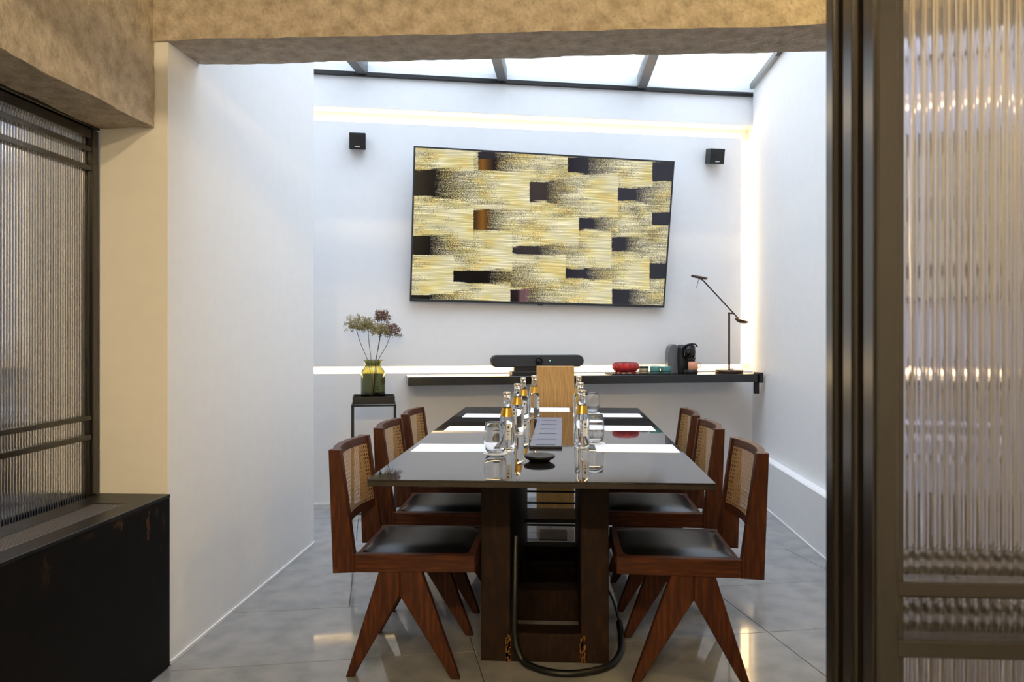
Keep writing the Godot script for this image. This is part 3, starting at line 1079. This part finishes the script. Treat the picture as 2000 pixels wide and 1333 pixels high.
	part(s, "handle", M.cream, mug)
	# desk lamp
	var l := base("desk_lamp", on_wall(2.998, top, 0.2), "slim bronze desk lamp with round head and counterweight", "desk lamp")
	s = mb()
	lathe(s, [[0.0, 0.0], [0.1, 0.0], [0.1, 0.0], [0.103, 0.004], [0.103, 0.021], [0.1, 0.024], [0.1, 0.024], [0.0, 0.025]], 40)
	part(s, "foot", M.bronze, l)
	s = mb()
	tube(s, [Vector3(0, 0.024, 0), Vector3(0, 0.455, 0)], 0.0078, 12)
	part(s, "post", M.bronze, l)
	s = mb()
	lathe(s, [[0.013, 0.024], [0.011, 0.036], [0.011, 0.036], [0.0, 0.037]], 16, Transform3D(Basis(), Vector3(0.022, 0, 0)))
	part(s, "switch", M.lamp_lens, l)
	s = mb()
	tube(s, [Vector3(-0.009, 0.447, 0), Vector3(0.034, 0.447, 0)], 0.0062, 10)
	part(s, "joint", M.bronze, l)
	s = mb()
	tube(s, bend([Vector3(0.072, 0.409, 0), Vector3(0.034, 0.449, 0), Vector3(-0.19, 0.675, 0), Vector3(-0.216, 0.697, 0), Vector3(-0.236, 0.703, 0)], 5), 0.0052, 10)
	part(s, "arm", M.bronze, l)
	var tilt := Transform3D(Basis(Vector3.BACK, -0.16) * Basis(Vector3.RIGHT, 0.16), Vector3(-0.236, 0.714, 0))
	s = mb()
	lathe(s, [[0.0, -0.008], [0.056, -0.008], [0.056, -0.008], [0.061, -0.004], [0.061, 0.006], [0.056, 0.01], [0.0, 0.011]], 32, tilt)
	var head := part(s, "lamp_head", M.bronze, l)
	s = mb()
	lathe(s, [[0.0, -0.0105], [0.052, -0.0095], [0.054, -0.008]], 32, tilt)
	part(s, "lens", M.lamp_lens, head)
	s = mb()
	tube(s, bend([Vector3(-0.243, 0.70, 0.01), Vector3(-0.252, 0.675, 0.012), Vector3(-0.262, 0.637, 0.012)], 4), 0.0022, 8)
	part(s, "grip", M.bronze, head)
	var tilt2 := Transform3D(Basis(Vector3.BACK, -0.25) * Basis(Vector3.RIGHT, 0.2), Vector3(0.098, 0.392, 0))
	s = mb()
	lathe(s, [[0.0, -0.02], [0.03, -0.016], [0.05, -0.002], [0.054, 0.006], [0.05, 0.01], [0.0, 0.011]], 32, tilt2)
	part(s, "counterweight", M.bronze, l)

func build_wall_things() -> void:
	# television, tipped forward and hung slightly out of level
	var mid := on_wall(1.597, 1.973, 0.14)
	var tv := base("television", Transform3D(mid.basis * Basis(Vector3.RIGHT, 0.148) * Basis(Vector3.BACK, -0.02), mid.origin), "large wall television showing pale gold brush strokes on black", "television")
	var w := 1.91
	var h := 1.087
	var s := mb()
	box(s, Vector3(0, 0, -0.017), Vector3(w, h, 0.03), 0.003)
	part(s, "housing", M.charcoal, tv)
	s = mb()
	var b := 0.011
	for e in [[-w / 2, w / 2, h / 2 - b, h / 2], [-w / 2, w / 2, -h / 2, -h / 2 + b * 1.5], [-w / 2, -w / 2 + b, -h / 2, h / 2], [w / 2 - b, w / 2, -h / 2, h / 2]]:
		span(s, Vector3(e[0], e[2], -0.002), Vector3(e[1], e[3], 0.006), 0.0008)
	part(s, "bezel", M.charcoal, tv)
	s = mb()
	span(s, Vector3(-0.018, -h / 2 - 0.008, -0.01), Vector3(0.018, -h / 2, 0.004), 0.001)
	part(s, "receiver", M.charcoal, tv)
	s = mb()
	for x in [-0.25, 0.25]:
		span(s, Vector3(x - 0.02, -0.25, -0.05), Vector3(x + 0.02, 0.25, -0.031), 0.002)
	span(s, Vector3(-0.3, -0.06, -0.11), Vector3(0.3, 0.06, -0.05), 0.002)
	part(s, "bracket", M.black_steel, tv)
	var sw := w - 2 * b
	var sh := h - 2.5 * b
	var cy := b * 0.25
	s = mb()
	for k in [[0, 1], [1, 0], [1, 1], [0, 1], [0, 0], [1, 0]]:
		s.set_uv(Vector2(k[0], k[1]))
		s.add_vertex(Vector3((k[0] - 0.5) * sw, cy + (0.5 - k[1]) * sh, 0.0))
	var m := mat("tv_screen", Color(0.02, 0.02, 0.02), 0.12)
	m.emission_enabled = true
	m.emission = Color.BLACK
	m.emission_energy_multiplier = 1.15
	m.emission_texture = ImageTexture.create_from_image(brush_picture())
	part(s, "screen", m, tv)
	# two small speakers, tipped down
	for q in [[0.264, 2.573, "small black cube speaker on the partition side of the television"], [2.944, 2.563, "small black cube speaker on the desk lamp side of the television"]]:
		var c := on_wall(q[0], q[1], 0.12)
		var sp := base("speaker", Transform3D(c.basis * Basis(Vector3.RIGHT, 0.2), c.origin), q[2], "speaker", "wall speakers")
		s = mb()
		box(s, Vector3(0, 0, -0.055), Vector3(0.114, 0.114, 0.1), 0.004)
		part(s, "cabinet", M.black_plastic, sp)
		s = mb()
		box(s, Vector3(0, 0, -0.003), Vector3(0.108, 0.108, 0.006), 0.002)
		part(s, "grille", M.black_plastic, sp)
		s = mb()
		for k in 5:
			box(s, Vector3(-0.014 + k * 0.0068, -0.039 + (0.001 if k % 2 == 0 else 0.0), 0.0006), Vector3(0.0052, 0.006 if k % 2 == 0 else 0.0075, 0.0008), 0.0)
		part(s, "logo", M.white_trim, sp)
		s = mb()
		tube(s, [Vector3(0, -0.01, -0.104), Vector3(0, -0.028, -0.175)], 0.014, 12)
		part(s, "mount", M.black_plastic, sp)
	# side stand with vase and dried flowers
	var st := base("side_stand", on_wall(0.379, 0, 0.3), "thin black wire side stand with a tray top in the alcove", "side table")
	var hw := 0.148
	for x in [-hw + 0.006, hw - 0.006]:
		for z in [-0.13, 0.13]:
			s = mb()
			box(s, Vector3(x, 0.373, z), Vector3(0.012, 0.745, 0.012), 0.001)
			part(s, "leg", M.black_steel, st)
	s = mb()
	for y in [0.739, 0.02]:
		s = mb()
		for z in [-0.13, 0.13]:
			box(s, Vector3(0, y, z), Vector3(hw * 2, 0.012, 0.012), 0.001)
		for x in [-hw + 0.006, hw - 0.006]:
			box(s, Vector3(x, y, 0), Vector3(0.012, 0.012, 0.26), 0.001)
		part(s, "frame", M.black_steel, st)
	s = mb()
	span(s, Vector3(-0.139, 0.747, -0.13), Vector3(0.139, 0.753, 0.13), 0.001)
	for e in [[-0.139, 0.139, -0.13, -0.124], [-0.139, 0.139, 0.124, 0.13], [-0.139, -0.133, -0.13, 0.13], [0.133, 0.139, -0.13, 0.13]]:
		span(s, Vector3(e[0], 0.752, e[2]), Vector3(e[1], 0.797, e[3]), 0.001)
	part(s, "tray_top", M.black_plastic, st)
	var vs := base("glass_vase", on_wall(0.373, 0.7545, 0.3), "dark green glass jar vase holding dried flowers", "vase")
	s = mb()
	lathe(s, [[0.0, 0.0], [0.07, 0.0], [0.08, 0.01], [0.082, 0.03], [0.082, 0.19], [0.078, 0.213], [0.062, 0.232], [0.055, 0.24], [0.054, 0.262], [0.064, 0.272], [0.066, 0.279], [0.064, 0.285], [0.058, 0.286], [0.052, 0.28], [0.05, 0.262], [0.0505, 0.24], [0.058, 0.229], [0.073, 0.211], [0.077, 0.19], [0.077, 0.03], [0.072, 0.014], [0.06, 0.01], [0.0, 0.01]], 48)
	part(s, "jar", M.green_glass, vs)
	var flowers := [[-0.115, 0.525, 0.0, 0.074, "umbel_pale", "pale dried flower leaning furthest towards the partition"], [-0.035, 0.52, -0.02, 0.062, "umbel_pale", "beige dried flower between the pale one and the tall one"], [0.058, 0.585, -0.02, 0.056, "umbel_brown", "tallest brown dried flower in the vase"], [0.052, 0.49, 0.03, 0.064, "umbel_pale", "dried flower just below the tallest one"], [0.122, 0.485, 0.0, 0.07, "umbel_brown", "brown dried flower leaning furthest towards the television"]]
	var rng := RandomNumberGenerator.new()
	rng.seed = 12
	for i in flowers.size():
		var f: Array = flowers[i]
		var fl := base("dried_flower", on_wall(0.373, 0.768, 0.3), f[5], "dried flower", "dried flowers in the vase")
		var tip := Vector3(f[0], float(f[1]) - 0.03, f[2])
		var foot := Vector3(-f[0] * 0.25 + 0.01 * (i - 2), 0.0, 0.012 * (i - 2))
		var lip := Vector3(clampf(f[0] * 0.35, -0.035, 0.035), 0.265, f[2] * 0.4)
		s = mb()
		tube(s, bend([foot, foot.lerp(lip, 0.5) + Vector3(0.004, 0, 0), lip, lip.lerp(tip, 0.55) + Vector3(f[0] * 0.06, 0, 0), tip], 6), 0.0022, 6)
		part(s, "stem", M.stem, fl)
		s = mb()
		var r: float = f[3]
		for k in 64:
			var ph := acos(1.0 - 1.5 * (k + 0.5) / 64.0)
			var az := k * 2.39996
			var dirn := Vector3(sin(ph) * cos(az), cos(ph), sin(ph) * sin(az))
			var e := tip + dirn * r * rng.randf_range(0.45, 1.05) + Vector3(0, r * 0.12, 0)
			tube(s, [tip, tip.lerp(e, 0.6) + Vector3(0, 0.003, 0), e], 0.0007, 3)
			for q in 13:
				var off := Vector3(rng.randfn(), rng.randfn(), rng.randfn()) * 0.0068
				var c := e + off
				var z2 := rng.randf_range(0.002, 0.0042)
				s.set_smooth_group(-1)
				var ax := [Vector3(z2, 0, 0), Vector3(0, z2, 0), Vector3(0, 0, z2)]
				for sx in [-1.0, 1.0]:
					for sy in [-1.0, 1.0]:
						for sz in [-1.0, 1.0]:
							var a2: Vector3 = c + ax[0] * sx
							var b2: Vector3 = c + ax[1] * sy
							var c2: Vector3 = c + ax[2] * sz
							if sx * sy * sz > 0: tri(s, a2, b2, c2)
							else: tri(s, a2, c2, b2)
		part(s, "flower_head", M[f[4]], fl)

func brush_picture() -> Image:
	# gold strokes pulled to the right over black; each dark gap has a hard left side and a dry, speckled right one
	var W := 960
	var H := 544
	var gaps := [[530, 90, 690, 215, 1], [1150, 125, 1345, 237, 0], [1758, 160, 1990, 292, 0], [60, 222, 310, 400, 2], [885, 300, 1050, 432, 0], [1510, 338, 1690, 432, 0], [500, 498, 625, 640, 1], [1233, 548, 1375, 632, 0], [1758, 515, 1990, 592, 0], [60, 683, 265, 815, 2], [768, 755, 1020, 806, 0], [1468, 690, 1605, 780, 0], [365, 930, 690, 1012, 2], [1140, 912, 1340, 976, 0], [1744, 868, 1990, 972, 0], [755, 1060, 900, 1180, 3], [1473, 1058, 1640, 1190, 0], [60, 1105, 260, 1190, 2]]
	var ends := [[500, 60, 225], [885, 225, 498], [1760, 150, 330], [1510, 240, 545], [500, 490, 712], [1230, 545, 745], [765, 640, 935], [1465, 640, 905], [1140, 810, 985], [365, 815, 1100], [755, 1012, 1150], [1473, 985, 1170], [1744, 835, 1060]]
	var fn := FastNoiseLite.new()
	fn.seed = 2
	fn.frequency = 0.01
	fn.fractal_octaves = 2
	var fine := FastNoiseLite.new()
	fine.seed = 6
	fine.frequency = 0.35
	fine.fractal_octaves = 2
	var img := Image.create(W, H, false, Image.FORMAT_RGB8)
	for j in H:
		for i in W:
			var uu := float(i) / W
			var vv := float(j) / H
			var x := lerpf(lerpf(110, 1910, uu), lerpf(85, 1845, uu), vv)
			var y := lerpf(lerpf(65, 165, uu), lerpf(1135, 1172, uu), vv)
			var ly := y - x * 0.03           # strokes run a little downhill
			var streak := fn.get_noise_2d(x * 0.22, ly * 6.0)
			var ridge := fn.get_noise_2d(x * 0.3 + 900.0, ly * 15.0 + 12.0 * fn.get_noise_2d(x * 0.5, y))
			var speck := clampf(fine.get_noise_2d(x * 0.45, ly * 1.1) * 0.95 + 0.5 + 0.16 * streak, 0.0, 1.0)
			var shade := fn.get_noise_2d(x * 0.45 + 300.0, y * 0.7)
			var k := 0.84 + 0.17 * ridge + 0.06 * streak
			var c := Color(0.92, 0.86, 0.58).lerp(Color(0.93, 0.89, 0.72), clampf(0.5 + shade * 1.4, 0.0, 1.0)).lerp(Color(0.95, 0.78, 0.45), clampf(-shade * 1.5 - 0.4, 0.0, 0.35)) * k
			c = c.lerp(Color(1.0, 0.98, 0.88), clampf(ridge * 1.7 - 0.4, 0.0, 0.6))
			# how dry the brush is: wet just before a stroke stops, dry where it starts
			var dry := 0.12 + 0.2 * clampf((x - 700.0) / 1200.0, 0.0, 1.0) + 0.3 * fn.get_noise_2d(x * 0.5 + 40.0, y * 1.2)
			var kind := 0
			for g in gaps:
				var dx: float = x - float(g[0]) + 5.0 * fn.get_noise_2d(y * 9.0, g[0])
				if dx < 0.0: continue
				var wid: float = g[2] - g[0]
				var tail := wid * 1.7
				if dx > wid + tail: continue
				var spread := maxf(0.0, dx - wid * 0.6) * 0.16
				var vy := minf(y - float(g[1]), float(g[3]) - y) + spread + 12.0 * streak + 9.0 * fn.get_noise_2d(x * 0.5, g[1])
				if vy < -8.0: continue
				var inside := clampf(vy / 9.0 + 0.5, 0.0, 1.0)
				var fall := 1.4 * inside if dx < wid * 0.7 else inside * lerpf(1.15, 0.1, pow(clampf((dx - wid * 0.7) / tail, 0.0, 1.0), 0.5))
				if fall > dry:
					dry = fall
					kind = g[4]
			for e in ends:      # paint piles up where a stroke stops
				var dl: float = float(e[0]) - x + 4.0 * fn.get_noise_2d(y * 9.0, e[0])
				if dl > 0.0 and dl < 260.0 and y > e[1] and y < e[2]: dry -= 0.55 * (1.0 - dl / 260.0)
			if dry > speck + 0.02:
				c = Color(0.12, 0.11, 0.15)
				if kind == 2: c = Color(0.03, 0.03, 0.035)
				elif kind == 1 and y > 140.0: c = Color(0.1, 0.08, 0.07).lerp(Color(0.48, 0.31, 0.1), clampf(1.0 - absf(fposmod(x, 500.0) - 60.0) / 75.0, 0.0, 1.0))
				elif kind == 3: c = Color(0.08, 0.06, 0.08).lerp(Color(0.38, 0.27, 0.3), clampf(2.0 - absf(x - 850.0) / 24.0, 0.0, 1.0))
				if dry < 0.9: c = c.lerp(Color(0.35, 0.3, 0.24), 0.25)
			img.set_pixel(i, j, c)
	return img

# ---------------------------------------------------------------- things on the table
func build_table_things() -> void:
	var top := 0.7401
	# sheets of paper at the seats
	var sheets := [[-0.447, 3.316, 0.333, 0.236, "white paper sheet beside the round tumbler, on the partition side"], [-0.418, 4.0, 0.333, 0.22, "middle white paper sheet on the partition side of the table"], [-0.41, 4.66, 0.333, 0.21, "last white paper sheet on the partition side, by the shelf end"], [0.30, 3.352, 0.333, 0.24, "white paper sheet beside the bottle, on the plinth wall side"], [0.287, 4.07, 0.333, 0.22, "middle white paper sheet on the plinth wall side"], [0.285, 4.725, 0.333, 0.21, "last white paper sheet on the plinth wall side, below the coffee machine"], [-0.058, 5.06, 0.2, 0.28, "white paper sheet in front of the upright oak board"]]
	for p in sheets:
		var s := mb()
		box(s, Vector3(0, 0.0004, 0), Vector3(p[2], 0.0008, p[3]), 0.0)
		tag(part(s, "paper_sheet", M.paper, null, at(p[0], top, p[1])), p[4], "paper", "paper sheets at the seats")
	# cable tray with flaps
	var ct := base("cable_tray", at(-0.073, top, 3.9), "long slate grey cable tray with hinged flaps along the table middle", "cable tray")
	var s := mb()
	box(s, Vector3(0, 0.004, 0), Vector3(0.136, 0.008, 1.16), 0.001)
	part(s, "base", M.black_plastic, ct)
	for k in 6:
		var z := -0.48 + k * 0.192
		s = mb()
		box(s, Vector3(0, 0.0095, z), Vector3(0.132, 0.003, 0.187), 0.0008)
		var fl := part(s, "flap", M.slate_metal, ct)
		s = mb()
		box(s, Vector3(0.0, 0.0114, z + 0.07), Vector3(0.08, 0.0008, 0.012), 0.0002)
		part(s, "finger_grip", M.charcoal, fl)
	# speaker puck
	var pk := base("microphone_puck", at(-0.088, top, 2.99), "round black conference microphone puck at the front of the table", "microphone")
	s = mb()
	lathe(s, [[0.0, 0.0], [0.036, 0.0], [0.04, 0.004], [0.056, 0.013], [0.059, 0.019], [0.057, 0.023], [0.05, 0.0255], [0.05, 0.0255], [0.0, 0.027]], 40)
	part(s, "body", M.black_plastic, pk)
	s = mb()
	lathe(s, [[0.0, 0.0276], [0.012, 0.0274]], 20)
	part(s, "button", M.charcoal, pk)
	# water bottles
	var bt := base("water_bottle", Transform3D(), "", "bottle", "water bottles on the table")
	s = mb()
	lathe(s, [[0.0, 0.004], [0.022, 0.002], [0.0275, 0.0], [0.0275, 0.0], [0.0305, 0.004], [0.031, 0.012], [0.031, 0.112], [0.030, 0.128], [0.0255, 0.15], [0.019, 0.175], [0.0148, 0.2], [0.0135, 0.222], [0.0145, 0.225], [0.0145, 0.229], [0.0, 0.229]], 36)
	part(s, "glass_body", M.bottle_glass, bt)
	s = mb()
	lathe(s, [[0.0, 0.228], [0.0150, 0.228], [0.0158, 0.230], [0.0158, 0.237], [0.014, 0.24], [0.0, 0.2402]], 24)
	part(s, "cap", M.bottle_cap, bt)
	s = mb()
	lathe(s, [[0.0277, 0.142], [0.0236, 0.16], [0.0194, 0.176]], 36)
	part(s, "shoulder_label", M.gold_foil, bt)
	s = mb()
	for k in 8:
		var a0 := 1.25 + 0.65 * k / 8.0
		var a1 := 1.25 + 0.65 * (k + 1) / 8.0
		var r := 0.0316
		s.set_smooth_group(1)
		quad(s, Vector3(r * cos(a0), 0.05, r * sin(a0)), Vector3(r * cos(a0), 0.115, r * sin(a0)), Vector3(r * cos(a1), 0.115, r * sin(a1)), Vector3(r * cos(a1), 0.05, r * sin(a1)))
	var lb := part(s, "front_label", M.bottle_label, bt)
	s = mb()
	for q in [[0.1, 0.009, 1.5, 1.68], [0.084, 0.003, 1.4, 1.76], [0.072, 0.002, 1.45, 1.7]]:
		for k in 4:
			var a0: float = lerpf(q[2], q[3], k / 4.0)
			var a1: float = lerpf(q[2], q[3], (k + 1) / 4.0)
			var r := 0.0319
			quad(s, Vector3(r * cos(a0), q[0] - q[1] / 2, r * sin(a0)), Vector3(r * cos(a0), q[0] + q[1] / 2, r * sin(a0)), Vector3(r * cos(a1), q[0] + q[1] / 2, r * sin(a1)), Vector3(r * cos(a1), q[0] - q[1] / 2, r * sin(a1)))
	part(s, "print", M.dark_ink, lb)
	var spots := [[-0.226, 3.235, 0.25, "water bottle beside the round tumbler on the partition side"], [-0.217, 3.79, -0.4, "second water bottle along the partition side of the cable tray"], [-0.215, 4.335, 0.3, "third water bottle along the partition side of the cable tray"], [-0.165, 4.56, 0.9, "last water bottle on the partition side, by the oak board"], [0.078, 3.37, 0.45, "water bottle beside a tumbler on the plinth wall side"], [0.083, 3.9, -0.3, "second water bottle on the plinth wall side of the cable tray"], [0.087, 4.52, 0.2, "last water bottle on the plinth wall side, by the oak board"]]
	for i in spots.size():
		var p: Array = spots[i]
		if i == 0:
			bt.transform = at(p[0], top, p[1], p[2])
			bt.set_meta("label", p[3])
		else:
			copy(bt, "water_bottle", at(p[0], top, p[1], p[2]), p[3])
	# tumblers on paper coasters
	var tumblers := [[-0.268, 3.17, "round clear tumbler at the front of the table", "white paper coaster under the front tumbler"], [0.133, 3.5, "round clear tumbler behind the bottle on the plinth wall side", "white paper coaster under the tumbler behind the bottle"], [0.172, 4.86, "clear tumbler near the far table end on the plinth wall side", "white paper coaster under the far tumbler"]]
	for i in tumblers.size():
		var p: Array = tumblers[i]
		s = mb()
		lathe(s, [[0.0, 0.0], [0.049, 0.0], [0.049, 0.0], [0.0495, 0.0006], [0.0495, 0.0006], [0.0, 0.0007]], 32)
		tag(part(s, "coaster", M.paper, null, at(p[0], top, p[1])), p[3], "coaster", "paper coasters")
		s = mb()
		lathe(s, [[0.0, 0.001], [0.026, 0.0], [0.03, 0.002], [0.04, 0.018], [0.0455, 0.042], [0.046, 0.06], [0.043, 0.092], [0.039, 0.122], [0.0383, 0.1235], [0.0375, 0.122], [0.0415, 0.092], [0.0443, 0.06], [0.0437, 0.042], [0.038, 0.02], [0.029, 0.009], [0.0, 0.008]], 40)
		var xf := at(p[0], top + 0.0008, p[1])
		tag(part(s, "tumbler", M.clear_glass, null, xf), p[2], "glass", "tumblers on the table")
